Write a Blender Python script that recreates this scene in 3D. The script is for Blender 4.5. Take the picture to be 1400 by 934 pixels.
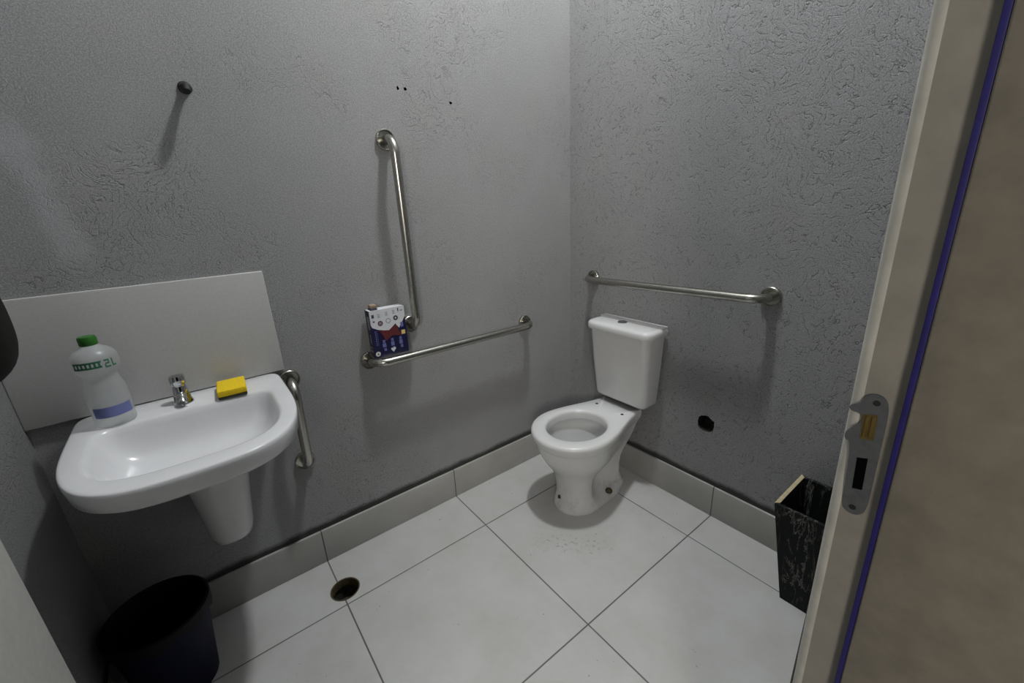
import bpy, bmesh, math, random
from mathutils import Vector, Matrix

for o in list(bpy.data.objects):
    bpy.data.objects.remove(o)
S = bpy.context.scene
COL = S.collection
random.seed(7)

# ------------------------------------------------------------------ camera
cam_d = bpy.data.cameras.new('camera')
cam = bpy.data.objects.new('camera', cam_d)
COL.objects.link(cam)
cam_d.sensor_width = 36.0
cam_d.lens = 575.15 * 36.0 / 1400.0
cam_d.clip_start = 0.01
YAW, PITCH, ROLL = 0.6467, 0.3168, -0.0471
fw = Vector((math.sin(YAW) * math.cos(PITCH), math.cos(YAW) * math.cos(PITCH), -math.sin(PITCH)))
rt = Vector((math.cos(YAW), -math.sin(YAW), 0))
up = rt.cross(fw)
r2 = rt * math.cos(ROLL) + up * math.sin(ROLL)
u2 = -rt * math.sin(ROLL) + up * math.cos(ROLL)
m = Matrix((r2, u2, -fw)).transposed().to_4x4()
m.translation = Vector((-1.577, -1.557, 1.3356))
cam.matrix_world = m
S.camera = cam

# ------------------------------------------------------------------ world, lamp, fill light, exposure
world = bpy.data.worlds.new('world')
S.world = world
world.use_nodes = True
world.node_tree.nodes['Background'].inputs[0].default_value = (0.62, 0.66, 0.72, 1)
world.node_tree.nodes['Background'].inputs[1].default_value = 0.002
S.view_settings.view_transform = 'Standard'
S.view_settings.look = 'None'
S.view_settings.gamma = 1.0
S.view_settings.exposure = 0.0
S.view_settings.use_curve_mapping = False

LAMP = (-0.53, -0.66, 3.45)
ld = bpy.data.lights.new('ceiling_lamp_light', 'POINT')
ld.energy = 146
ld.shadow_soft_size = 0.075
ld.color = (0.97, 1.0, 1.0)
lo = bpy.data.objects.new('ceiling_lamp_light', ld)
lo.location = LAMP
COL.objects.link(lo)

cd = bpy.data.lights.new('corridor_fill_light', 'AREA')  # unseen fill light added outside the doorway to brighten walls, tank and jamb
cd.shape = 'DISK'
cd.size = 0.6
cd.energy = 32
cd.color = (1.0, 0.95, 0.88)
co = bpy.data.objects.new('corridor_fill_light', cd)
co.location = (-2.8, -3.0, 1.75)
co.rotation_euler = (Vector((-0.7, 0, 1.2)) - Vector(co.location)).to_track_quat('-Z', 'Y').to_euler()
COL.objects.link(co)

PI = math.pi

# ------------------------------------------------------------------ node helpers
def new_mat(name):
    mt = bpy.data.materials.new(name)
    mt.use_nodes = True
    nt = mt.node_tree
    return mt, nt, nt.nodes['Principled BSDF']

def N(nt, typ, **kw):
    n = nt.nodes.new(typ)
    for k, v in kw.items():
        if k in ('operation', 'data_type', 'blend_type', 'feature', 'distance', 'noise_dimensions', 'interpolation_type', 'wave_type', 'bands_direction'):
            setattr(n, k, v)
        else:
            n.inputs[k.replace('_', ' ')].default_value = v
    return n

def L(nt, a, b):
    nt.links.new(a, b)

def math_n(nt, op, a, b=None, c=None, clamp=False):
    n = nt.nodes.new('ShaderNodeMath')
    n.operation = op
    n.use_clamp = clamp
    for i, v in enumerate((a, b, c)):
        if v is None:
            continue
        if isinstance(v, (int, float)):
            n.inputs[i].default_value = v
        else:
            L(nt, v, n.inputs[i])
    return n.outputs[0]

def mixc(nt, fac, a, b, mode='MIX'):
    n = nt.nodes.new('ShaderNodeMix')
    n.data_type = 'RGBA'
    n.blend_type = mode
    for sock, v in ((n.inputs[0], fac), (n.inputs[6], a), (n.inputs[7], b)):
        if isinstance(v, (int, float)):
            sock.default_value = v
        elif isinstance(v, tuple):
            sock.default_value = (v[0], v[1], v[2], 1)
        else:
            L(nt, v, sock)
    return n.outputs[2]

def ramp(nt, x, lo, hi, a=0.0, b=1.0):
    n = nt.nodes.new('ShaderNodeMapRange')
    n.clamp = True
    L(nt, x, n.inputs[0])
    n.inputs[1].default_value = lo
    n.inputs[2].default_value = hi
    n.inputs[3].default_value = a
    n.inputs[4].default_value = b
    return n.outputs[0]

def noise(nt, vec, scale, detail=3, rough=0.55, dist=0.0):
    n = nt.nodes.new('ShaderNodeTexNoise')
    L(nt, vec, n.inputs['Vector'])
    n.inputs['Scale'].default_value = scale
    n.inputs['Detail'].default_value = detail
    n.inputs['Roughness'].default_value = rough
    n.inputs['Distortion'].default_value = dist
    return n.outputs['Fac']

def plaster(name, swirl, base=(0.262, 0.262, 0.264), grime_z=True, patch=False):
    mt, nt, b = new_mat(name)
    tc = nt.nodes.new('ShaderNodeTexCoord')
    P = tc.outputs['Object']
    n_big = noise(nt, P, 1.6, 4, 0.6)
    n_mid = noise(nt, P, 9, 5, 0.65)
    n_fine = noise(nt, P, 150, 3, 0.8)
    n_grain = noise(nt, P, 300, 2, 0.9)
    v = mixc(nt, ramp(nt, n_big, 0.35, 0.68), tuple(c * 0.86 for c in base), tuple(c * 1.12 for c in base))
    v = mixc(nt, ramp(nt, n_mid, 0.3, 0.7, 0, 0.55), v, tuple(c * 0.80 for c in base))
    tint = noise(nt, P, 4.3, 3, 0.6)
    v = mixc(nt, ramp(nt, tint, 0.5, 0.7, 0, 0.35), v, (base[0] * 1.05, base[1] * 0.97, base[2] * 0.85))
    # broken trowel arcs round scattered centres
    warp = nt.nodes.new('ShaderNodeVectorMath'); warp.operation = 'ADD'
    nz = nt.nodes.new('ShaderNodeTexNoise'); nz.inputs['Scale'].default_value = 7; nz.inputs['Detail'].default_value = 4
    L(nt, P, nz.inputs['Vector'])
    sc = nt.nodes.new('ShaderNodeVectorMath'); sc.operation = 'SCALE'; sc.inputs['Scale'].default_value = 0.22
    L(nt, nz.outputs['Color'], sc.inputs[0])
    L(nt, P, warp.inputs[0]); L(nt, sc.outputs[0], warp.inputs[1])
    marks = None
    for k, (vs, fr, thr, seed, ms) in enumerate(((2.3, 150, 0.80, 0.0, 22), (3.4, 120, 0.84, 5.3, 30), (5.2, 90, 0.86, 9.1, 40))):
        off = nt.nodes.new('ShaderNodeVectorMath'); off.operation = 'ADD'
        off.inputs[1].default_value = (seed, seed * 1.7, seed * 0.6)
        L(nt, warp.outputs[0], off.inputs[0])
        vo = nt.nodes.new('ShaderNodeTexVoronoi'); vo.inputs['Scale'].default_value = vs
        L(nt, off.outputs[0], vo.inputs['Vector'])
        s = math_n(nt, 'SINE', math_n(nt, 'MULTIPLY', vo.outputs['Distance'], fr))
        line = ramp(nt, s, thr, 1.0)
        brk = noise(nt, off.outputs[0], ms, 4, 0.7)
        mk = math_n(nt, 'MULTIPLY', line, ramp(nt, brk, 0.45, 0.56))
        marks = mk if marks is None else math_n(nt, 'MAXIMUM', marks, mk)
    where = noise(nt, P, 2.2, 3, 0.6)
    marks = math_n(nt, 'MULTIPLY', marks, ramp(nt, where, 0.60 - swirl * 0.35, 0.72 - swirl * 0.3))
    # small pits and flecks
    pits = ramp(nt, noise(nt, P, 70, 4, 0.75, 1.5), 0.64, 0.72)
    pits = math_n(nt, 'MULTIPLY', pits, ramp(nt, noise(nt, P, 6, 3), 0.50, 0.65, 0.05, 0.4 + 0.6 * swirl))
    v = mixc(nt, math_n(nt, 'MULTIPLY', marks, 0.55 + 0.35 * swirl), v, (0.045, 0.043, 0.042))
    v = mixc(nt, math_n(nt, 'MULTIPLY', pits, 0.6), v, (0.05, 0.048, 0.045))
    light = ramp(nt, noise(nt, P, 45, 4, 0.8, 1.0), 0.66, 0.76, 0, 0.30)
    v = mixc(nt, light, v, (0.40, 0.40, 0.41))
    v = mixc(nt, ramp(nt, n_fine, 0.38, 0.62, 0.0, 0.75), v, tuple(c * 0.66 for c in base))
    v = mixc(nt, ramp(nt, n_grain, 0.42, 0.60, 0.0, 0.6), v, tuple(c * 1.75 for c in base))
    sep = nt.nodes.new('ShaderNodeSeparateXYZ'); L(nt, P, sep.inputs[0])
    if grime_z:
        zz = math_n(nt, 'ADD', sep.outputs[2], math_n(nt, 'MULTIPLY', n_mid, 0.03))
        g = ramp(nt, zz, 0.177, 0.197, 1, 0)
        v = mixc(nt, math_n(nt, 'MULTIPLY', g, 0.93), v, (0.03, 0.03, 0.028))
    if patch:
        # a lighter streak running down the wall: distance to a segment in x,z
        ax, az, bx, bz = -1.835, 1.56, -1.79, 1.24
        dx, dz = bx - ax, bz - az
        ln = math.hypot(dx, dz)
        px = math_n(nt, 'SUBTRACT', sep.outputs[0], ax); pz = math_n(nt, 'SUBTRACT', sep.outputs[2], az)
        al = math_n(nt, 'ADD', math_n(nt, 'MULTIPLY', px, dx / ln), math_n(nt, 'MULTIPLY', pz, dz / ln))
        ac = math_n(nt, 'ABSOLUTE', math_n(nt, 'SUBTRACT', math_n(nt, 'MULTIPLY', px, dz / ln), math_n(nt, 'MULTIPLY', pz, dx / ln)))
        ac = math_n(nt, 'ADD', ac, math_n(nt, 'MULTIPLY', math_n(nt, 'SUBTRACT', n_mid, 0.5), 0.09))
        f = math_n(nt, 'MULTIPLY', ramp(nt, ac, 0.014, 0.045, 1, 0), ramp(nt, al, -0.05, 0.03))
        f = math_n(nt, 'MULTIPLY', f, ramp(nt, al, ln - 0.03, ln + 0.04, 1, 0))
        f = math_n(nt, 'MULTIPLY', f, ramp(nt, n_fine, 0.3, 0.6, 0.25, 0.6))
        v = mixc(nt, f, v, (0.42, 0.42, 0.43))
    L(nt, v, b.inputs['Base Color'])
    b.inputs['Roughness'].default_value = 0.78
    b.inputs['Specular IOR Level'].default_value = 0.25
    h = math_n(nt, 'ADD', math_n(nt, 'MULTIPLY', n_fine, 0.35), math_n(nt, 'MULTIPLY', n_mid, 0.8))
    h = math_n(nt, 'SUBTRACT', h, math_n(nt, 'MULTIPLY', marks, 0.7))
    bp = nt.nodes.new('ShaderNodeBump'); bp.inputs['Strength'].default_value = 0.35; bp.inputs['Distance'].default_value = 0.006
    L(nt, h, bp.inputs['Height']); L(nt, bp.outputs[0], b.inputs['Normal'])
    return mt

# floor tile grid: joints at x = TX + k T, y = TY + k T
T, TX, TY = 0.6, -0.1909, -0.2611
def joint_mask(nt, comp, origin, width):
    t = math_n(nt, 'DIVIDE', math_n(nt, 'SUBTRACT', comp, origin), T)
    fr = math_n(nt, 'FRACT', math_n(nt, 'ADD', t, 0.5))
    d = math_n(nt, 'MULTIPLY', math_n(nt, 'ABSOLUTE', math_n(nt, 'SUBTRACT', fr, 0.5)), T)
    return ramp(nt, d, width * 0.5, width, 1, 0)

def tile_mat(name, base, axes, rough=0.38, dirt=0.75, jw=0.0030):
    mt, nt, b = new_mat(name)
    tc = nt.nodes.new('ShaderNodeTexCoord')
    P = tc.outputs['Object']
    sep = nt.nodes.new('ShaderNodeSeparateXYZ'); L(nt, P, sep.inputs[0])
    j = None
    if 'x' in axes: j = joint_mask(nt, sep.outputs[0], TX, jw)
    if 'y' in axes:
        jy = joint_mask(nt, sep.outputs[1], TY, jw)
        j = jy if j is None else math_n(nt, 'MAXIMUM', j, jy)
    n1 = noise(nt, P, 5, 5, 0.65); n2 = noise(nt, P, 60, 4, 0.7); n3 = noise(nt, P, 380, 2, 0.9)
    v = mixc(nt, ramp(nt, n1, 0.35, 0.7, 0, dirt), base, (base[0] * 0.80, base[1] * 0.785, base[2] * 0.74))
    spots = math_n(nt, 'MULTIPLY', ramp(nt, n2, 0.66, 0.74), ramp(nt, n1, 0.42, 0.6, 0.1, 0.55))
    v = mixc(nt, spots, v, (0.28, 0.26, 0.22))
    v = mixc(nt, ramp(nt, n3, 0.38, 0.62, 0, 0.30), v, tuple(c * 0.75 for c in base))
    if 'y' in axes and 'x' in axes:
        # brown drips and grit in front of the toilet foot
        cx = math_n(nt, 'ABSOLUTE', math_n(nt, 'ADD', math_n(nt, 'ADD', sep.outputs[0], math_n(nt, 'MULTIPLY', sep.outputs[1], -0.85)), 0.08))
        cy = math_n(nt, 'ADD', math_n(nt, 'ADD', sep.outputs[0], sep.outputs[1]), 1.17)
        near = math_n(nt, 'MULTIPLY', ramp(nt, math_n(nt, 'ABSOLUTE', cy), 0.03, 0.10, 1, 0), ramp(nt, cx, 0.10, 0.26, 1, 0))
        sp = math_n(nt, 'MULTIPLY', near, ramp(nt, noise(nt, P, 55, 4, 0.7), 0.55, 0.66))
        v = mixc(nt, math_n(nt, 'MULTIPLY', sp, 0.75), v, (0.20, 0.17, 0.13))
        gr = ramp(nt, noise(nt, P, 30, 3, 0.6, 2.0), 0.735, 0.75)
        v = mixc(nt, math_n(nt, 'MULTIPLY', gr, 0.8), v, (0.10, 0.09, 0.08))
    v = mixc(nt, j, v, (0.10, 0.10, 0.095))
    L(nt, v, b.inputs['Base Color'])
    b.inputs['Roughness'].default_value = rough
    bp = nt.nodes.new('ShaderNodeBump'); bp.inputs['Strength'].default_value = 0.5; bp.inputs['Distance'].default_value = 0.002
    L(nt, math_n(nt, 'SUBTRACT', math_n(nt, 'MULTIPLY', n1, 0.15), j), bp.inputs['Height']); L(nt, bp.outputs[0], b.inputs['Normal'])
    return mt

def simple(name, col, rough=0.5, metal=0.0, var=0.08, scale=40, spec=0.5, bump=0.0, trans=0.0, alpha=1.0, ior=1.45, coat=0.0):
    mt, nt, b = new_mat(name)
    tc = nt.nodes.new('ShaderNodeTexCoord')
    n = noise(nt, tc.outputs['Object'], scale, 4, 0.6)
    v = mixc(nt, ramp(nt, n, 0.3, 0.7), tuple(c * (1 - var) for c in col), tuple(min(1, c * (1 + var)) for c in col))
    L(nt, v, b.inputs['Base Color'])
    b.inputs['Roughness'].default_value = rough
    b.inputs['Metallic'].default_value = metal
    b.inputs['Specular IOR Level'].default_value = spec
    b.inputs['Transmission Weight'].default_value = trans
    b.inputs['Alpha'].default_value = alpha
    b.inputs['IOR'].default_value = ior
    b.inputs['Coat Weight'].default_value = coat
    if bump:
        bp = nt.nodes.new('ShaderNodeBump'); bp.inputs['Strength'].default_value = bump; bp.inputs['Distance'].default_value = 0.003
        L(nt, n, bp.inputs['Height']); L(nt, bp.outputs[0], b.inputs['Normal'])
    return mt

def dirty_ceramic(name, base, zlo=0.0, zhi=0.16, amount=0.6):
    """white glaze with limescale and brown dirt low on the foot"""
    mt, nt, b = new_mat(name)
    tc = nt.nodes.new('ShaderNodeTexCoord')
    P = tc.outputs['Object']
    sep = nt.nodes.new('ShaderNodeSeparateXYZ'); L(nt, P, sep.inputs[0])
    n1 = noise(nt, P, 18, 5, 0.7); n2 = noise(nt, P, 70, 4, 0.7)
    low = ramp(nt, sep.outputs[2], zlo + 0.02, zhi, 1, 0)
    f = math_n(nt, 'MULTIPLY', low, ramp(nt, n1, 0.5, 0.66, 0, amount))
    v = mixc(nt, f, base, (0.34, 0.32, 0.27))
    v = mixc(nt, ramp(nt, n2, 0.66, 0.74, 0, 0.25), v, (0.35, 0.34, 0.32))
    L(nt, v, b.inputs['Base Color'])
    b.inputs['Roughness'].default_value = 0.22
    b.inputs['Coat Weight'].default_value = 0.15
    return mt

M = {}
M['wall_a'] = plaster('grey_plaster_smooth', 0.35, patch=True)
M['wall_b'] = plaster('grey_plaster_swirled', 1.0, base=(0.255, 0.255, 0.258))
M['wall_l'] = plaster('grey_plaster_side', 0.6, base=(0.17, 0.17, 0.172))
M['floor'] = tile_mat('floor_tile', (0.50, 0.50, 0.495), 'xy')
M['skx'] = tile_mat('skirting_tile_back', (0.40, 0.395, 0.375), 'x', rough=0.45)
M['sky'] = tile_mat('skirting_tile_right', (0.40, 0.395, 0.375), 'y', rough=0.45)
M['ceiling'] = simple('ceiling_paint', (0.25, 0.25, 0.25), 0.9)
M['ceramic'] = simple('white_ceramic', (0.60, 0.60, 0.60), 0.18, var=0.02, coat=0.2)
M['ceramic_sink'] = simple('sink_ceramic', (0.62, 0.62, 0.635), 0.2, var=0.03, scale=14, coat=0.2)
M['ceramic_foot'] = dirty_ceramic('toilet_ceramic', (0.60, 0.60, 0.60))
M['panel'] = simple('splashback_white', (0.47, 0.465, 0.45), 0.3, var=0.05, scale=160)
M['steel'] = simple('brushed_steel', (0.44, 0.43, 0.39), 0.26, metal=1.0, var=0.12, scale=120)
M['chrome'] = simple('chrome', (0.55, 0.56, 0.56), 0.10, metal=1.0, var=0.05)
M['dark'] = simple('black_void', (0.003, 0.003, 0.003), 0.9, spec=0.0, var=0.2)
M['cavity'] = simple('rough_cavity', (0.035, 0.034, 0.03), 0.95, var=0.5, scale=60, bump=0.5)
M['frame'] = simple('door_frame_paint', (0.235, 0.215, 0.182), 0.5, var=0.10, scale=25, bump=0.1)
M['stop'] = simple('door_stop_paint', (0.20, 0.175, 0.137), 0.55, var=0.14, scale=30, bump=0.1)
M['frame_edge'] = simple('pale_frame_edge', (0.48, 0.46, 0.41), 0.5, var=0.12, scale=30)  # room-side edge strip, paler than the jamb face
M['leaf'] = simple('door_leaf_paint', (0.46, 0.46, 0.43), 0.5, var=0.07, scale=60)
M['blue'] = simple('blue_seal', (0.010, 0.006, 0.10), 0.6, var=0.2)
M['plate'] = simple('zinc_plate', (0.11, 0.115, 0.12), 0.5, metal=0.5, var=0.15, scale=90)
M['brass'] = simple('brass', (0.16, 0.11, 0.035), 0.4, metal=0.6, var=0.2, scale=80)
M['green'] = simple('green_cap', (0.02, 0.12, 0.012), 0.4)
M['green_ink'] = simple('green_print', (0.02, 0.12, 0.06), 0.6)
M['blue_ink'] = simple('blue_print', (0.13, 0.15, 0.33), 0.6)
M['yellow'] = simple('yellow_foam', (0.72, 0.50, 0.008), 0.9, var=0.12, scale=220, bump=0.6)
M['scour'] = simple('dark_scouring_pad', (0.04, 0.045, 0.025), 0.95, var=0.3, scale=200, bump=0.6)
M['bucket'] = simple('navy_plastic', (0.003, 0.004, 0.022), 0.6, spec=0.2)
M['liner'] = simple('black_liner', (0.003, 0.003, 0.003), 0.5, spec=0.2, var=0.2)
M['hook'] = simple('dark_iron', (0.010, 0.010, 0.009), 0.6, var=0.3, scale=90)
M['dispenser'] = simple('dark_dispenser_plastic', (0.010, 0.009, 0.008), 0.7, spec=0.15, var=0.25, scale=50)
M['print_navy'] = simple('print_navy', (0.006, 0.007, 0.05), 0.4, var=0.3, scale=60)
M['print_side'] = simple('print_dark_side', (0.012, 0.013, 0.030), 0.5, var=0.5, scale=90)
M['print_white'] = simple('print_white', (0.62, 0.63, 0.66), 0.5, var=0.03)
M['print_red'] = simple('print_red', (0.11, 0.018, 0.02), 0.5, var=0.1)
M['print_lilac'] = simple('print_lilac', (0.13, 0.14, 0.34), 0.5, var=0.2, scale=200)
M['print_yellow'] = simple('print_yellow', (0.72, 0.55, 0.18), 0.5)
M['print_grey'] = simple('print_grey', (0.22, 0.23, 0.27), 0.5)
M['print_dark'] = simple('print_dark_ink', (0.05, 0.05, 0.08), 0.5)
M['card'] = simple('brown_card', (0.27, 0.20, 0.14), 0.7, var=0.2)
M['bin_edge'] = simple('bare_wood_edge', (0.42, 0.35, 0.22), 0.6, var=0.15, scale=60)
M['rust'] = simple('rusty_plug', (0.07, 0.05, 0.025), 0.8, var=0.4, scale=120)
M['water'] = simple('bowl_water', (0.55, 0.57, 0.57), 0.04, var=0.0, trans=0.5, ior=1.33)
M['lamp_glass'], _nt, _b = new_mat('lamp_glass')
_b.inputs['Base Color'].default_value = (0.9, 0.9, 0.9, 1); _b.inputs['Emission Color'].default_value = (1, 1, 0.97, 1); _b.inputs['Emission Strength'].default_value = 3.0

# translucent plastic bottle
def milky():
    mt, nt, b = new_mat('milky_plastic')
    tc = nt.nodes.new('ShaderNodeTexCoord')
    n = noise(nt, tc.outputs['Object'], 25, 3)
    v = mixc(nt, ramp(nt, n, 0.3, 0.7), (0.58, 0.60, 0.60), (0.66, 0.68, 0.68))
    L(nt, v, b.inputs['Base Color'])
    b.inputs['Roughness'].default_value = 0.3
    b.inputs['Transmission Weight'].default_value = 0.35
    b.inputs['Alpha'].default_value = 0.45
    return mt
M['milky'] = milky()

def black_marble():
    mt, nt, b = new_mat('black_veined_laminate')
    tc = nt.nodes.new('ShaderNodeTexCoord')
    mp = nt.nodes.new('ShaderNodeMapping'); mp.inputs['Scale'].default_value = (34, 34, 6)
    L(nt, tc.outputs['Object'], mp.inputs[0])
    n = noise(nt, mp.outputs[0], 1.0, 5, 0.7, 0.8)
    d = math_n(nt, 'ABSOLUTE', math_n(nt, 'SUBTRACT', n, 0.5))
    vein = math_n(nt, 'MULTIPLY', ramp(nt, d, 0.0, 0.022, 1, 0), ramp(nt, noise(nt, mp.outputs[0], 0.7, 2), 0.42, 0.58))
    v = mixc(nt, math_n(nt, 'MULTIPLY', vein, 0.9), (0.008, 0.010, 0.010), (0.26, 0.25, 0.22))
    L(nt, v, b.inputs['Base Color'])
    b.inputs['Roughness'].default_value = 0.5
    b.inputs['Specular IOR Level'].default_value = 0.15
    return mt
M['marble'] = black_marble()

# ------------------------------------------------------------------ mesh helpers
def obj(name, bm, mats, parent=None, smooth=True, angle=40):
    me = bpy.data.meshes.new(name)
    bmesh.ops.recalc_face_normals(bm, faces=bm.faces)
    bm.to_mesh(me); bm.free()
    for mt in (mats if isinstance(mats, (list, tuple)) else [mats]):
        me.materials.append(M[mt])
    if smooth:
        me.shade_smooth()
        me.set_sharp_from_angle(angle=math.radians(angle))
    o = bpy.data.objects.new(name, me)
    COL.objects.link(o)
    if parent is not None:
        o.parent = parent
        o.matrix_parent_inverse = Matrix.Identity(4)
        o.location = -parent.location   # meshes are written in room coordinates
    return o

def thing(name, label, cat, loc, group=None):
    o = bpy.data.objects.new(name, None)
    o.empty_display_size = 0.05
    COL.objects.link(o)
    o.location = loc
    o['label'] = label; o['category'] = cat
    if group: o['group'] = group
    return o

def tag(o, label, cat, group=None):
    o['label'] = label; o['category'] = cat
    if group: o['group'] = group
    return o

def struct(o):
    o['kind'] = 'structure'
    return o

def box(bm, x0, x1, y0, y1, z0, z1, bev=0.0, mi=0):
    g = bmesh.ops.create_cube(bm, size=1.0)
    vs = g['verts']
    for v in vs:
        v.co = Vector((x0 + (v.co.x + .5) * (x1 - x0), y0 + (v.co.y + .5) * (y1 - y0), z0 + (v.co.z + .5) * (z1 - z0)))
    fs = set(f for v in vs for f in v.link_faces)
    for f in fs: f.material_index = mi
    if bev:
        es = set(e for v in vs for e in v.link_edges)
        r = bmesh.ops.bevel(bm, geom=list(es), offset=bev, segments=3, profile=0.5, affect='EDGES')
        for f in r['faces']: f.material_index = mi
    return bm

def loft(bm, rings, cap0=True, cap1=True, mi=0):
    vr = [[bm.verts.new(p) for p in r] for r in rings]
    n = len(vr[0])
    for a, b in zip(vr[:-1], vr[1:]):
        for i in range(n):
            f = bm.faces.new((a[i], a[(i + 1) % n], b[(i + 1) % n], b[i])); f.material_index = mi
    if cap0: bm.faces.new(list(reversed(vr[0]))).material_index = mi
    if cap1: bm.faces.new(vr[-1]).material_index = mi
    return vr

def lathe(bm, prof, c=(0, 0, 0), axis='z', n=40, mi=0, cap0=True, cap1=True):
    rings = []
    for r, h in prof:
        ring = []
        for i in range(n):
            a = 2 * PI * i / n
            x, y = r * math.cos(a), r * math.sin(a)
            if axis == 'z': p = (c[0] + x, c[1] + y, c[2] + h)
            elif axis == 'y': p = (c[0] + x, c[1] + h, c[2] + y)
            else: p = (c[0] + h, c[1] + x, c[2] + y)
            ring.append(Vector(p))
        rings.append(ring)
    return loft(bm, rings, cap0, cap1, mi)

def tube(bm, pts, r, n=20, mi=0, radii=None):
    pts = [Vector(p) for p in pts]
    t0 = (pts[1] - pts[0]).normalized()
    nrm = t0.orthogonal().normalized()
    rings = []
    prev = t0
    for i, p in enumerate(pts):
        t = (pts[min(i + 1, len(pts) - 1)] - pts[max(i - 1, 0)]).normalized()
        q = prev.rotation_difference(t)
        nrm = (q @ nrm).normalized()
        prev = t
        bn = t.cross(nrm)
        rr = radii[i] if radii else r
        rings.append([p + (nrm * math.cos(2 * PI * k / n) + bn * math.sin(2 * PI * k / n)) * rr for k in range(n)])
    return loft(bm, rings, True, True, mi)

def plate_with_holes(bm, outer, holes, depth_dir, depths, mi=0, mi_hole=1):
    """planar face with holes, each hole continued as a blind recess along depth_dir"""
    edges = []
    def loop(pts):
        vs = [bm.verts.new(p) for p in pts]
        es = [bm.edges.new((vs[i], vs[(i + 1) % len(vs)])) for i in range(len(vs))]
        return vs, es
    vo, eo = loop(outer); edges += eo
    hv = []
    for h in holes:
        v, e = loop(h); hv.append(v); edges += e
    r = bmesh.ops.triangle_fill(bm, use_beauty=True, use_dissolve=False, edges=edges)
    for f in r['geom']:
        if isinstance(f, bmesh.types.BMFace): f.material_index = mi
    dd = Vector(depth_dir)
    for v, d in zip(hv, depths):
        back = [bm.verts.new(a.co + dd * d) for a in v]
        n = len(v)
        for i in range(n):
            bm.faces.new((v[i], v[(i + 1) % n], back[(i + 1) % n], back[i])).material_index = mi_hole
        bm.faces.new(back).material_index = mi_hole

# ------------------------------------------------------------------ room shell
XL, YD, ZC = -2.0, -1.45, 3.62
def ring2(fn, n, jit=0.0, rnd=None):
    out = []
    for i in range(n):
        a = 2 * PI * i / n
        k = 1 + (rnd.uniform(-jit, jit) if rnd else 0)
        out.append(fn(math.cos(a) * k, math.sin(a) * k))
    return out
rnd = random.Random(3)
# wall behind the sink (y = 0), with little drill holes
holes = [ring2(lambda c, s: Vector((-0.640 + .007 * c, 0, 1.709 + .0045 * s)), 10, .15, rnd),
         ring2(lambda c, s: Vector((-0.822 + .006 * c, 0, 1.737 + .005 * s)), 10, .2, rnd),
         ring2(lambda c, s: Vector((-0.850 + .005 * c, 0, 1.737 + .006 * s)), 9, .25, rnd)]
bm = bmesh.new()
plate_with_holes(bm, [Vector(p) for p in ((XL, 0, 0), (0, 0, 0), (0, 0, ZC), (XL, 0, ZC))], holes, (0, 1, 0), [.03] * 3)
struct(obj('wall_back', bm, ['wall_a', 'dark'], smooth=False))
# wall behind the toilet (x = 0), with the broken-out hole
bm = bmesh.new()
h1 = ring2(lambda c, s: Vector((0, -0.793 + .034 * (abs(c) ** .7) * (1 if c > 0 else -1), 0.420 + .034 * (abs(s) ** .7) * (1 if s > 0 else -1))), 26, .14, rnd)
plate_with_holes(bm, [Vector(p) for p in ((0, 0, 0), (0, YD, 0), (0, YD, ZC), (0, 0, ZC))], [h1], (1, 0, 0), [.05])
struct(obj('wall_right', bm, ['wall_b', 'cavity'], smooth=False))
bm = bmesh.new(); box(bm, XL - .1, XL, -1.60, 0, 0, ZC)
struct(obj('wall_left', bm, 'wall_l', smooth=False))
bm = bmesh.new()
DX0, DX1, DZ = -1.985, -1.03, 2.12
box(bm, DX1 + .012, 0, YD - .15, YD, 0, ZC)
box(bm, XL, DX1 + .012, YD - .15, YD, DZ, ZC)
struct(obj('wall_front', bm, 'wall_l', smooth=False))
bm = bmesh.new()
dr = ring2(lambda c, s: Vector((-1.377 + .052 * c, -0.190 + .052 * s, 0)), 40)
plate_with_holes(bm, [Vector(p) for p in ((XL, 0, 0), (0, 0, 0), (0, -2.9, 0), (-2.9, -2.9, 0), (-2.9, -1.6, 0), (XL, -1.6, 0))], [dr], (0, 0, -1), [.09])
struct(obj('floor', bm, ['floor', 'cavity'], smooth=False))
bm = bmesh.new(); box(bm, XL - .1, .1, -1.6, .1, ZC, ZC + .06)
struct(obj('ceiling', bm, 'ceiling', smooth=False))
SK = 0.146
bm = bmesh.new(); box(bm, XL + .010, -.010, -.011, 0, 0, SK, .002)
struct(obj('baseboard_back', bm, 'skx'))
bm = bmesh.new(); box(bm, -.011, 0, YD, 0, 0, SK, .002)
struct(obj('baseboard_right', bm, 'sky'))
bm = bmesh.new(); box(bm, XL, XL + .010, YD, 0, 0, SK, .002)
struct(obj('baseboard_left', bm, 'sky'))

# ------------------------------------------------------------------ door frame at the right, with strike plate
xj = -1.03
fr = bpy.data.objects.new('trim_1', None); COL.objects.link(fr); fr.location = (xj, YD - .07, 1.30); fr.rotation_euler = (-0.014, 0, 0); fr['kind'] = 'structure'
bm = bmesh.new()
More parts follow.
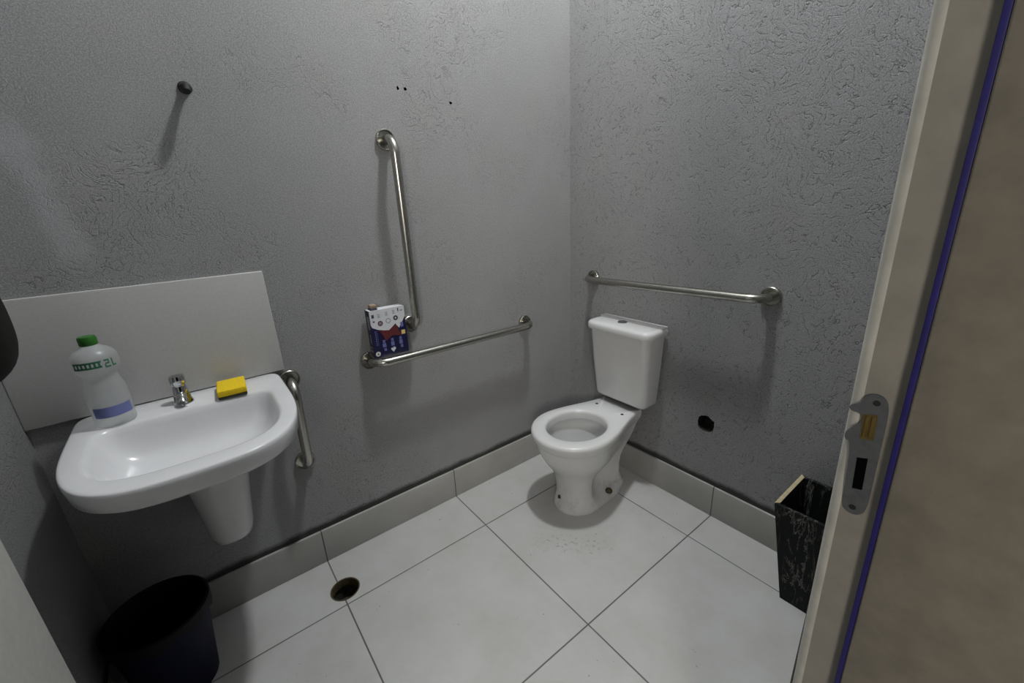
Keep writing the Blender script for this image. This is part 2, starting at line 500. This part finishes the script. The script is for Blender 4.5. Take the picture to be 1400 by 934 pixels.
# one jamb profile in x,y: rounded room-side corner, face, rebate corner, stop
prof = [(xj + .055, YD + .006), (xj + .010, YD + .006), (xj + .005, YD + .0035), (xj + .001, YD - .001), (xj, YD - .006),
        (xj, YD - .0375), (xj, YD - .045), (xj - .010, YD - .045), (xj - .012, YD - .047), (xj - .012, YD - .17), (xj + .012, YD - .17), (xj + .012, YD), (xj + .055, YD)]
vr = loft(bm, [[Vector((x, y, z)) for x, y in prof] for z in (0, DZ)], True, True)
for f in bm.faces:
    c = f.calc_center_median()
    if c.y < YD - .046 and c.x < xj + .001: f.material_index = 1
    elif c.y > YD - .0062 and c.x < xj + .0105: f.material_index = 2
obj('jamb', bm, ['frame', 'stop', 'frame_edge'], fr, angle=60)
bm = bmesh.new(); box(bm, xj - .0095, xj, YD - .0448, YD - .0392, 0.0, DZ - .01, .001)
obj('blue_seal_strip', bm, 'blue', fr)
bm = bmesh.new(); box(bm, DX0 + .0, xj + .012, YD - .15, YD + .006, DZ - .03, DZ, .002)
obj('head', bm, 'frame', fr)
bm = bmesh.new(); box(bm, XL + .001, -1.972, YD - .15, YD + .002, 0, DZ, .002)
obj('jamb', bm, 'frame', fr)

sp = bpy.data.objects.new('strike_plate', None)
pl = [(-1.4676, 1.1279), (-1.4759, 1.1270), (-1.4812, 1.1201), (-1.4832, 1.1060), (-1.4834, 1.08), (-1.4838, 1.01), (-1.4837, 0.9937), (-1.482, 0.9829), (-1.4745, 0.9765), (-1.4659, 0.9781), (-1.4615, 0.9865),
      (-1.4577, 1.0667), (-1.452, 1.0661), (-1.4505, 1.0758), (-1.4585, 1.0868), (-1.4641, 1.0949), (-1.4614, 1.1024), (-1.451, 1.1022), (-1.4500, 1.1097), (-1.4594, 1.1139), (-1.4612, 1.123)]
def chaikin(poly, it=2):
    for _ in range(it):
        out = []
        for i in range(len(poly)):
            (ay, az), (by, bz) = poly[i], poly[(i + 1) % len(poly)]
            out += [(ay + (by - ay) * .25, az + (bz - az) * .25), (ay + (by - ay) * .75, az + (bz - az) * .75)]
        poly = out
    return poly
def prism_x(bm, poly, x0, x1, mi=0):
    return loft(bm, [[Vector((x0, y, z)) for y, z in poly], [Vector((x1, y, z)) for y, z in poly]], True, True, mi)
bm = bmesh.new(); prism_x(bm, chaikin(pl), xj - .0022, xj + .0005)
spo = obj('strike_plate', bm, 'plate', fr, angle=30)
spo.location.y += .0040
def sub(name, bm, mats, par):
    o = obj(name, bm, mats, None)
    o.parent = par
    o.location = (0, 0, 0)
    return o
bm = bmesh.new(); prism_x(bm, [(-1.4635, 1.1022), (-1.4754, 1.1050), (-1.4763, 1.0751), (-1.4644, 1.0727)], xj - .0027, xj - .0019)
box(bm, xj - .0040, xj - .0026, -1.4688, -1.4660, 1.0760, 1.1015, .0005); box(bm, xj - .0040, xj - .0026, -1.4745, -1.4712, 1.0770, 1.1025, .0005)
sub('latch_keeper', bm, 'brass', spo)
bm = bmesh.new(); prism_x(bm, [(-1.466, 1.0494), (-1.4752, 1.0520), (-1.4763, 1.0121), (-1.4674, 1.0100)], xj - .0026, xj - .0019)
sub('bolt_slot', bm, 'dark', spo)
for (y, z) in ((-1.4722, 1.1180), (-1.4715, 0.9860)):
    bm = bmesh.new(); lathe(bm, [(.0032, 0), (.0030, -.0008), (.0012, -.0010)], (xj - .0022, y, z), 'x', 16)
    sub('screw', bm, 'hook', spo)

# door leaf folded back along the left wall
bm = bmesh.new(); box(bm, -1.967, -1.930, -1.435, -0.550, 0.012, 2.085, .0025)
dl = struct(obj('door_1', bm, 'leaf'))

# ------------------------------------------------------------------ toilet
CY = -0.410
def plan(xf, xm, xb, w, wb, z, n=24, p=2.0, cy=CY, q=1.0, st=1.0, rb=False):
    """closed outline: rounded front at xf, widest w at xm, narrowing to wb at the back xb"""
    half = []
    for i in range(n + 1):
        a = (PI / 2) * i / n
        c, s = math.cos(a), math.sin(a)
        half.append((xm - (xm - xf) * c ** (2 / p), w * s ** (2 / p)))
    for i in range(1, n + 1):
        t = i / n
        e = min(1, t / st)
        sm = e * e * (3 - 2 * e)
        yy = w + (wb - w) * (sm * q + t * (1 - q))
        if rb and t > .6: yy *= .35 + .65 * math.sqrt(max(0, 1 - ((t - .6) / .4) ** 2))
        half.append((xm + (xb - xm) * t, yy))
    pts = [Vector((x, cy + y, z)) for x, y in half] + [Vector((x, cy - y, z)) for x, y in reversed(half)]
    return pts[:-1]
toilet = thing('toilet', 'white ceramic close-coupled toilet without a seat in the corner', 'toilet', (-0.3, CY, 0))
bm = bmesh.new()
R = [plan(-.485, -.36, -.100, .108, .088, 0.000, rb=True),
     plan(-.487, -.36, -.098, .110, .090, 0.006, rb=True),
     plan(-.484, -.36, -.100, .108, .088, 0.026, rb=True),
     plan(-.470, -.37, -.115, .094, .054, 0.036, p=2.3, st=.40),
     plan(-.462, -.38, -.130, .089, .046, 0.070, p=2.4, st=.30),
     plan(-.464, -.385, -.130, .090, .046, 0.120, p=2.4, st=.33),
     plan(-.476, -.385, -.125, .097, .050, 0.165, p=2.3, st=.45),
     plan(-.494, -.385, -.110, .114, .056, 0.200, st=.7),
     plan(-.520, -.39, -.095, .136, .066, 0.235),
     plan(-.543, -.395, -.080, .154, .076, 0.275),
     plan(-.558, -.40, -.070, .165, .085, 0.315),
     plan(-.564, -.40, -.065, .169, .092, 0.340),
     plan(-.567, -.40, -.062, .171, .096, 0.348),
     plan(-.576, -.40, -.058, .177, .100, 0.358),
     plan(-.583, -.40, -.055, .182, .104, 0.372),
     plan(-.584, -.40, -.055, .183, .105, 0.388),
     plan(-.580, -.40, -.056, .180, .104, 0.397),
     plan(-.572, -.40, -.060, .174, .101, 0.401)]
nseg = len(R[0])
def ell(cx, rx, ry, z):
    """inner loop with the same vertex count, matched by index to plan()"""
    out = []
    for i in range(nseg):
        a = PI + 0 - 2 * PI * i / nseg
        out.append(Vector((cx + rx * math.cos(a), CY + ry * math.sin(a), z)))
    return out
R += [ell(-.378, .150, .134, .4015), ell(-.378, .142, .127, .398), ell(-.378, .138, .123, .388), ell(-.378, .139, .124, .360),
      ell(-.376, .150, .136, .354), ell(-.374, .156, .139, .345), ell(-.370, .150, .132, .310), ell(-.362, .126, .108, .262), ell(-.345, .094, .080, .215), ell(-.325, .064, .056, .185), ell(-.315, .050, .040, .16), ell(-.31, .04, .03, .12)]
loft(bm, R)
bowl = obj('bowl', bm, 'ceramic_foot', toilet, angle=50)
bm = bmesh.new(); lathe(bm, [(.001, 0), (.060, 0)], (-.327, CY, .190), 'z', 40, cap0=True, cap1=False)
for v in bm.verts: v.co.x = -.327 + (v.co.x + .327) * 1.12
obj('water', bm, 'water', toilet)
def rrect(x0, x1, y0, y1, z, rf, rb, n=8):
    """rounded rectangle, front corners (low x) radius rf, back corners rb"""
    pts = []
    for (cx, cy, r, a0) in ((x0 + rf, y0 + rf, rf, PI), (x1 - rb, y0 + rb, rb, 1.5 * PI), (x1 - rb, y1 - rb, rb, 0), (x0 + rf, y1 - rf, rf, .5 * PI)):
        for i in range(n + 1):
            a = a0 + (PI / 2) * i / n
            pts.append(Vector((cx + r * math.cos(a), cy + r * math.sin(a), z)))
    return pts
TCY = -0.422
bm = bmesh.new()
def tr(hx0, w, z, rf=.035, k=.75): return rrect(hx0, -.016, TCY - w, TCY + w, z, rf * k, .006)
loft(bm, [tr(-.100, .128, .428, .03), tr(-.112, .138, .433, .035), tr(-.116, .142, .445, .038), tr(-.130, .153, .60, .040), tr(-.142, .162, .768, .042)])
tank = obj('tank', bm, 'ceramic', toilet, angle=50)
bm = bmesh.new()
def lr(g, z, x1=-.012): return rrect(-.158 + g, x1, TCY - .176 + g, TCY + .176 - g, z, .045 - g * .5, .010)
loft(bm, [lr(.008, .768), lr(.001, .770), lr(0, .776), lr(0, .790), lr(.003, .797), lr(.010, .802), lr(.020, .804)])
# raised strip along the wall side of the lid
box(bm, -.050, -.012, TCY - .171, TCY + .171, .795, .809, .004)
lid = obj('tank_lid', bm, 'ceramic', toilet, angle=50)
bm = bmesh.new(); lathe(bm, [(.021, -.004), (.021, .002), (.018, .0035), (.017, .001), (.004, .001)], (-.075, TCY + .02, .804), 'z', 32)
obj('flush_button', bm, 'plate', toilet)
for dy in (-.075, .075):
    bm = bmesh.new(); lathe(bm, [(.0075, -.004), (.0075, .0005), (.003, .0008)], (-.160, CY + dy, .4012), 'z', 20)
    obj('seat_bolt_hole', bm, 'cavity', toilet)
# rusty floor bolts low on both sides of the foot
bm = bmesh.new(); lathe(bm, [(.016, -.004), (.016, .004), (.011, .010), (.004, .012)], (-.245, CY - .082, .034), 'z', 20)
obj('floor_bolt', bm, 'rust', toilet)
bm = bmesh.new(); lathe(bm, [(.014, -.004), (.014, .004), (.011, .010), (.004, .012)], (-.245, CY + .082, .034), 'z', 20)
obj('floor_bolt', bm, 'rust', toilet)
bm = bmesh.new(); lathe(bm, [(.013, -.006), (.013, .003), (.009, .006), (.003, .006)], (0, 0, 0), 'x', 20)
for v in bm.verts:
    v.co = Matrix.Rotation(math.radians(178), 3, 'Z') @ Vector((v.co.x, v.co.y, v.co.z * 1.3)) + Vector((-.4605, CY + .022, .046))
obj('side_plug', bm, 'rust', toilet)

# ------------------------------------------------------------------ sink with half column
SX, SW = -1.658, 0.248
def sring(ix, yb, yf, z, nf=3.1, nb=10, n=96, ymid=None, cx=SX):
    hw = SW - ix
    ym = -.16 if ymid is None else ymid
    pts = []
    for i in range(n):
        a = 2 * PI * i / n
        c, s = math.cos(a), math.sin(a)
        sg = lambda v: (v > 0) - (v < 0)
        if s >= 0:
            e = 2 / nb; pts.append(Vector((cx + hw * sg(c) * abs(c) ** e, ym + (yb - ym) * abs(s) ** e, z)))
        else:
            e = 2 / nf; pts.append(Vector((cx + hw * sg(c) * abs(c) ** e, ym + (yf - ym) * abs(s) ** e, z)))
    return pts
sink = thing('sink', 'white ceramic wall sink on a half column below the splashback', 'sink', (SX, 0, .83))
bm = bmesh.new()
Z = .830
rings = [sring(.150, -.02, -.30, .700), sring(.105, -.01, -.38, .715), sring(.060, -.003, -.45, .745), sring(.028, -.002, -.500, .765), sring(.016, -.002, -.516, .772),
         sring(.006, -.002, -.528, .782), sring(.001, -.002, -.534, Z - .012), sring(.0015, -.002, -.533, Z - .003), sring(.004, -.003, -.531, Z - .0008),
         sring(.008, -.006, -.526, Z), sring(.042, -.136, -.482, Z + .0005, nf=3.2, nb=6, ymid=-.25),
         sring(.047, -.140, -.476, Z - .001, nf=3.2, nb=6, ymid=-.25), sring(.051, -.145, -.470, Z - .006, nf=3.2, nb=6, ymid=-.25), sring(.057, -.150, -.461, Z - .022, nf=3.1, nb=6, ymid=-.25),
         sring(.066, -.156, -.446, Z - .050, nf=3.0, nb=5.5, ymid=-.25), sring(.080, -.166, -.425, Z - .078, nf=2.9, nb=5, ymid=-.25), sring(.100, -.180, -.395, Z - .096, nf=2.7, nb=4.4, ymid=-.255),
         sring(.130, -.200, -.360, Z - .106, nf=2.5, nb=3.6, ymid=-.26), sring(.170, -.225, -.330, Z - .111, nf=2.3, nb=2.8, ymid=-.27), sring(.225, -.258, -.292, Z - .113, nb=2, nf=2, ymid=-.275)]
loft(bm, rings)
obj('basin', bm, 'ceramic_sink', sink, angle=55)
bm = bmesh.new(); lathe(bm, [(.020, 0), (.020, .003), (.015, .003), (.013, .001), (.003, .001)], (SX, -.276, Z - .112), 'z', 28)
obj('drain_ring', bm, 'chrome', sink)
bm = bmesh.new()
def cring(cx, hw, yf, z): 
    return sring(SW - hw, -.001, yf, z, nf=2.6, nb=14, ymid=yf * .55, cx=cx, n=64)
loft(bm, [cring(-1.645, .030, -.14, .372), cring(-1.645, .050, -.172, .376), cring(-1.645, .056, -.188, .386), cring(-1.645, .061, -.197, .41), cring(-1.642, .074, -.22, .55), cring(-1.640, .092, -.25, .68), cring(-1.640, .094, -.255, .704)])
obj('half_column', bm, 'ceramic', sink, angle=50)
bm = bmesh.new(); box(bm, -1.9995, -1.388, -.014, 0, .833, 1.168, .002)
tag(obj('splashback_panel', bm, 'panel'), 'white rectangular splashback panel on the wall above the sink', 'splashback')

# tap
tap = thing('tap', 'small chrome push-button pillar tap on the sink deck', 'tap', (-1.668, -.085, Z))
bm = bmesh.new()
c = (-1.668, -.085, Z)
lathe(bm, [(.025, 0), (.025, .004), (.021, .012), (.0185, .030), (.0165, .048), (.0155, .052)], c)
obj('body', bm, 'chrome', tap)
bm = bmesh.new()
tube(bm, [(-1.668, -.090, Z + .026), (-1.668, -.105, Z + .026), (-1.668, -.122, Z + .021), (-1.668, -.128, Z + .014)], .010, 18, radii=[.014, .0125, .011, .0105])
obj('spout', bm, 'chrome', tap)
bm = bmesh.new()
lathe(bm, [(.0135, .050), (.0135, .056), (.0175, .058), (.0185, .064), (.0185, .078), (.0165, .083), (.008, .085)], c)
obj('push_button', bm, 'chrome', tap)

# sponge
sponge = thing('sponge', 'yellow foam sponge with a dark scouring pad on the sink edge', 'sponge', (-1.548, -.10, Z))
def rot_box(bm, x0, x1, y0, y1, z0, z1, bev, ang, cx, cy):
    box(bm, x0, x1, y0, y1, z0, z1, bev)
    R_ = Matrix.Rotation(ang, 3, 'Z')
    for v in bm.verts:
        p = R_ @ Vector((v.co.x - cx, v.co.y - cy, 0)); v.co.x = cx + p.x; v.co.y = cy + p.y
bm = bmesh.new(); rot_box(bm, -1.584, -1.512, -.148, -.045, Z, Z + .007, .002, math.radians(-3), -1.548, -.10)
obj('scouring_pad', bm, 'scour', sponge)
bm = bmesh.new(); rot_box(bm, -1.585, -1.511, -.149, -.044, Z + .007, Z + .026, .004, math.radians(-3), -1.548, -.10)
obj('foam_block', bm, 'yellow', sponge)

# bottle
BX, BY = -1.812, -.105
bot = thing('bottle', 'half-empty milky plastic bottle with green cap standing on the sink', 'bottle', (BX, BY, Z))
bm = bmesh.new()
lathe(bm, [(.030, .001), (.040, .002), (.0425, .008), (.0425, .075), (.041, .100), (.036, .118), (.0335, .130), (.036, .142), (.043, .152), (.046, .162), (.046, .182), (.044, .192), (.034, .203), (.020, .212), (.0155, .216), (.0155, .222)], (BX, BY, Z), n=48)
obj('container', bm, 'milky', bot)
bm = bmesh.new(); lathe(bm, [(.0175, .216), (.0182, .218), (.0182, .234), (.0165, .238), (.008, .2385)], (BX, BY, Z), n=36)
obj('cap', bm, 'green', bot)
fa = math.atan2(-1.557 - BY, -1.577 - BX)   # front of the labels, towards the room
def band(bm, r, z0, z1, a0, a1, n=24, mi=0):
    for k in range(n):
        a, b_ = a0 + (a1 - a0) * k / n, a0 + (a1 - a0) * (k + 1) / n
        vs = [bm.verts.new((BX + r * math.cos(t), BY + r * math.sin(t), Z + z)) for t, z in ((a, z0), (b_, z0), (b_, z1), (a, z1))]
        bm.faces.new(vs).material_index = mi
bm = bmesh.new()
band(bm, .0430, .030, .058, fa - 1.0, fa + 1.0)
obj('blue_label', bm, 'blue_ink', bot)
bm = bmesh.new()
# block of green print, then the volume in big characters
band(bm, .0465, .176, .181, fa - 1.05, fa + .2, 16); band(bm, .0465, .163, .168, fa - 1.05, fa + .2, 16)
for k in range(7):
    band(bm, .0465, .168, .176, fa - 1.02 + k * .18, fa - .93 + k * .18, 2)
band(bm, .0465, .177, .181, fa + .32, fa + .55, 4); band(bm, .0465, .172, .181, fa + .49, fa + .55, 2); band(bm, .0465, .169, .173, fa + .36, fa + .55, 3)
band(bm, .0465, .161, .170, fa + .32, fa + .38, 2); band(bm, .0465, .160, .164, fa + .32, fa + .58, 4)
band(bm, .0465, .160, .181, fa + .66, fa + .73, 2); band(bm, .0465, .160, .164, fa + .66, fa + .88, 3)
obj('green_label', bm, 'green_ink', bot)

# ------------------------------------------------------------------ grab bars
def grab_bar(label, wall, a, b, off=.075, r=.0160, bend=.052):
    """a, b: mounting points on the wall; wall: outward direction"""
    a, b, w = Vector(a), Vector(b), Vector(wall)
    t = thing('grab_bar', label, 'grab bar', a, 'brushed steel grab bars')
    d = (b - a).normalized()
    pts = [a + w * .002]
    for i in range(13):
        th = (PI / 2) * i / 12
        pts.append(a + w * (off - bend) + w * bend * math.sin(th) + d * bend * (1 - math.cos(th)))
    for i in range(1, 10):
        pts.append(a.lerp(b, 0) + w * off + d * (bend + ((b - a).length - 2 * bend) * i / 10))
    for i in range(13):
        th = (PI / 2) * (1 - i / 12)
        pts.append(b + w * (off - bend) + w * bend * math.sin(th) - d * bend * (1 - math.cos(th)))
    pts.append(b + w * .002)
    bm = bmesh.new(); tube(bm, pts, r, 24)
    obj('rail', bm, 'steel', t)
    for p in (a, b):
        bm = bmesh.new()
        lathe(bm, [(.034, 0), (.034, .011), (.0325, .0125), (.030, .0115), (.0285, .004), (.017, .003)], (0, 0, 0), 'z', 32)
        q = Vector((0, 0, 1)).rotation_difference(w)
        for v in bm.verts: v.co = q @ v.co + p
        obj('flange', bm, 'steel', t)
    return t
grab_bar('long upright steel grab bar on the wall left of the corner', (0, -1, 0), (-.922, 0, 1.568), (-.916, 0, .893))
grab_bar('horizontal steel grab bar holding up the small box', (0, -1, 0), (-1.098, 0, .786), (-.322, 0, .780))
grab_bar('short upright steel grab bar beside the sink', (0, -1, 0), (-1.380, 0, .790), (-1.388, 0, .470))
grab_bar('horizontal steel grab bar on the wall above the toilet tank', (-1, 0, 0), (0, -.165, .974), (0, -.970, .990))

# ------------------------------------------------------------------ printed box wedged behind the bar
bx0, bx1, by0, by1, bz0, bz1 = -1.090, -.955, -.0585, -.0145, .8035, .986
cbx = thing('cardboard_box', 'navy printed cardboard box with a red cross shape, wedged behind the grab bar', 'box', ((bx0 + bx1) / 2, (by0 + by1) / 2, bz0))
bm = bmesh.new()
box(bm, bx0, bx1, by0, by1, bz0, bz1, .0008)
for f in bm.faces:
    n = f.normal
    f.material_index = 0 if f.calc_center_median().y < by0 + .002 else (1 if f.calc_center_median().x < bx0 + .003 else 2)
obj('carton', bm, ['print_navy', 'print_side', 'print_white'], cbx)
bm = bmesh.new()
def fp(u, v, lay): return Vector((bx0 + u * (bx1 - bx0), by0 - .0003 - lay * .0003, bz0 + v * (bz1 - bz0)))
def poly(pts, mi, lay):
    bm.faces.new([bm.verts.new(fp(u, v, lay)) for u, v in pts]).material_index = mi
def disc(u, v, r, mi, lay, n=18):
    k = (bx1 - bx0) / (bz1 - bz0)
    poly([(u + r * math.cos(2 * PI * i / n), v + r * k * math.sin(2 * PI * i / n)) for i in range(n)], mi, lay)
def rect(u0, v0, u1, v1, mi, lay): poly([(u0, v0), (u1, v0), (u1, v1), (u0, v1)], mi, lay)
poly([(.0, .998), (.0, .72), (.03, .66), (.17, .60), (.49, .53), (.71, .63), (.79, .55), (.998, .78), (.998, .998)], 0, 1)
poly([(.19, .58), (.49, .545), (.70, .66), (.76, .52), (.86, .38), (.57, .42), (.36, .33), (.30, .46)], 1, 2)
disc(.27, .72, .072, 1, 2); disc(.27, .72, .045, 3, 3); disc(.50, .745, .072, 3, 2); disc(.50, .745, .052, 0, 3); disc(.72, .775, .070, 4, 2); disc(.72, .775, .025, 0, 3)
for u, v in ((.25, .86), (.47, .88), (.68, .89)):
    for k in range(3): rect(u - .035, v - .02 + k * .03, u + .035, v - .008 + k * .03, 3, 2)
rect(.05, .85, .12, .92, 4, 2); rect(.07, .76, .12, .79, 4, 2); rect(.80, .90, .83, .97, 4, 2); rect(.87, .90, .95, .925, 3, 2)
rect(.84, .40, .95, .49, 5, 2)
for u in (.30, .545, .79):
    rect(u - .05, .20, u + .05, .29, 2, 1); rect(u - .035, .30, u + .035, .36, 2, 1); rect(u - .02, .12, u + .05, .18, 2, 1)
poly([(.54, .06), (.47, .13), (.49, .16), (.54, .145), (.59, .165), (.62, .13)], 0, 2)
disc(.09, .09, .070, 0, 1); poly([(.06, .07), (.09, .12), (.12, .07)], 1, 2)
for k in range(8): rect(.085, .27 + k * .04, .115, .295 + k * .04, 2, 1); 
for k in range(8): rect(.135, .27 + k * .04, .150, .295 + k * .04, 2, 1)
rect(.84, .56, .92, .66, 2, 1)
obj('front_print', bm, ['print_white', 'print_red', 'print_lilac', 'print_grey', 'print_dark', 'print_yellow'], cbx, smooth=False)
bm = bmesh.new()
def sp_(y0, y1, v0, v1, mi=0):
    bm.faces.new([bm.verts.new(Vector((bx0 - .0005, y, bz0 + v * (bz1 - bz0)))) for y, v in ((y0, v0), (y1, v0), (y1, v1), (y0, v1))]).material_index = mi
sp_(-.050, -.030, .60, .88); sp_(-.048, -.020, .12, .16); sp_(-.048, -.020, .20, .23); sp_(-.045, -.035, .30, .50)
obj('side_print', bm, 'print_grey', cbx, smooth=False)
bm = bmesh.new(); box(bm, bx0 + .010, bx0 + .036, by0 + .006, by1 - .008, bz1 - .001, bz1 + .006, .001); 
obj('dark_tab', bm, 'print_dark', cbx)
bm = bmesh.new(); box(bm, bx0 + .012, bx0 + .036, by0 + .010, by1 - .006, bz1 + .006, bz1 + .019, .003)
tag(obj('soap_piece', bm, 'card'), 'small brown piece of soap lying on top of the navy box', 'soap')

# ------------------------------------------------------------------ hook stub high on the wall
hk = thing('wall_hook', 'dark stubby hook high on the wall above the sink', 'hook', (-1.469, 0, 1.667))
bm = bmesh.new(); lathe(bm, [(.015, 0), (.015, -.004), (.011, -.008)], (-1.470, 0, 1.672), 'y', 20)
obj('wall_plate', bm, 'hook', hk)
bm = bmesh.new(); tube(bm, [(-1.470, -.004, 1.672), (-1.470, -.022, 1.672), (-1.470, -.038, 1.668), (-1.470, -.050, 1.660), (-1.470, -.056, 1.652)], .009, 16, radii=[.009, .009, .012, .014, .009])
obj('hook_arm', bm, 'hook', hk)

# ------------------------------------------------------------------ dark dispenser on the left wall
bm = bmesh.new()
rg = []
for i in range(13):
    t = i / 12
    x = XL + .118 * math.sin(t * PI / 2)
    k = max(math.cos(t * PI / 2) ** .55 if t < 1 else .05, .08)
    ring = []
    for j in range(48):
        a = 2 * PI * j / 48
        ring.append(Vector((x, -.30 + .105 * k * math.copysign(abs(math.cos(a)) ** .8, math.cos(a)), 1.16 + .14 * k * math.copysign(abs(math.sin(a)) ** .8, math.sin(a)))))
    rg.append(ring)
loft(bm, rg)
tag(obj('dispenser', bm, 'dispenser'), 'dark rounded dispenser on the left wall above the sink', 'dispenser')

# ------------------------------------------------------------------ round bin under the sink
bk = thing('round_bin', 'round dark navy plastic bin with black liner under the sink', 'bin', (-1.862, -.20, 0))
bm = bmesh.new()
lathe(bm, [(.086, 0), (.090, .004), (.116, .268), (.122, .270), (.122, .278), (.117, .280), (.112, .274), (.086, .012), (.03, .010)], (-1.862, -.200, 0), n=56)
obj('bucket', bm, 'bucket', bk)
bm = bmesh.new()
lathe(bm, [(.1245, .250), (.1250, .262), (.1245, .281), (.119, .284), (.110, .275), (.100, .160), (.088, .020), (.02, .016)], (-1.862, -.200, 0), n=56, cap0=False)
for v in bm.verts:
    if v.co.z < .256 and (Vector((v.co.x + 1.862, v.co.y + .2)).length > .115):
        v.co.z += .010 * math.sin(9 * math.atan2(v.co.y + .2, v.co.x + 1.862))
obj('liner', bm, 'liner', bk)

# ------------------------------------------------------------------ square tapered bin by the door
sb = thing('square_bin', 'black veined tapering square bin beside the door frame', 'bin', (-.125, -1.27, 0))
top = (-.243, -.018, -1.392, -1.160); bt = (-.213, -.048, -1.335, -1.216); Hh = .375; th = .012
def q4(r, z, g=0.0): return [Vector(p) for p in ((r[0] + g, r[2] + g, z), (r[1] - g, r[2] + g, z), (r[1] - g, r[3] - g, z), (r[0] + g, r[3] - g, z))]
bm = bmesh.new()
loft(bm, [q4(bt, 0), q4(top, Hh), q4(top, Hh, th), q4(bt, .012, th)])
body = obj('body', bm, 'marble', sb, smooth=False)
bm = bmesh.new()
a, b_ = q4(top, Hh), q4(top, Hh, th)
a = [p + Vector((0, 0, .0005)) for p in a]; b_ = [p + Vector((0, 0, .0005)) for p in b_]
i, j = 2, 3
up_ = Vector((0, 0, .002))
vs = [a[i], a[j], b_[j], b_[i]]
loft(bm, [vs, [v + up_ for v in vs]])
obj('bare_rim', bm, 'bin_edge', sb, smooth=False)

# ------------------------------------------------------------------ drain hole rim
bm = bmesh.new(); lathe(bm, [(.0520, -.030), (.0520, .0008), (.0475, .0008), (.0465, -.004), (.0465, -.030)], (-1.377, -.190, 0), n=48, cap0=False, cap1=False)
tag(obj('floor_drain', bm, 'rust'), 'open round floor drain hole without a cover', 'drain')

# ------------------------------------------------------------------ ceiling lamp housing
cl = thing('ceiling_lamp', 'round white ceiling lamp over the room', 'lamp', (LAMP[0], LAMP[1], ZC))
bm = bmesh.new(); lathe(bm, [(.06, ZC), (.06, ZC - .03), (.02, ZC - .035)], (LAMP[0], LAMP[1], 0), n=32)
obj('holder', bm, 'ceiling', cl)
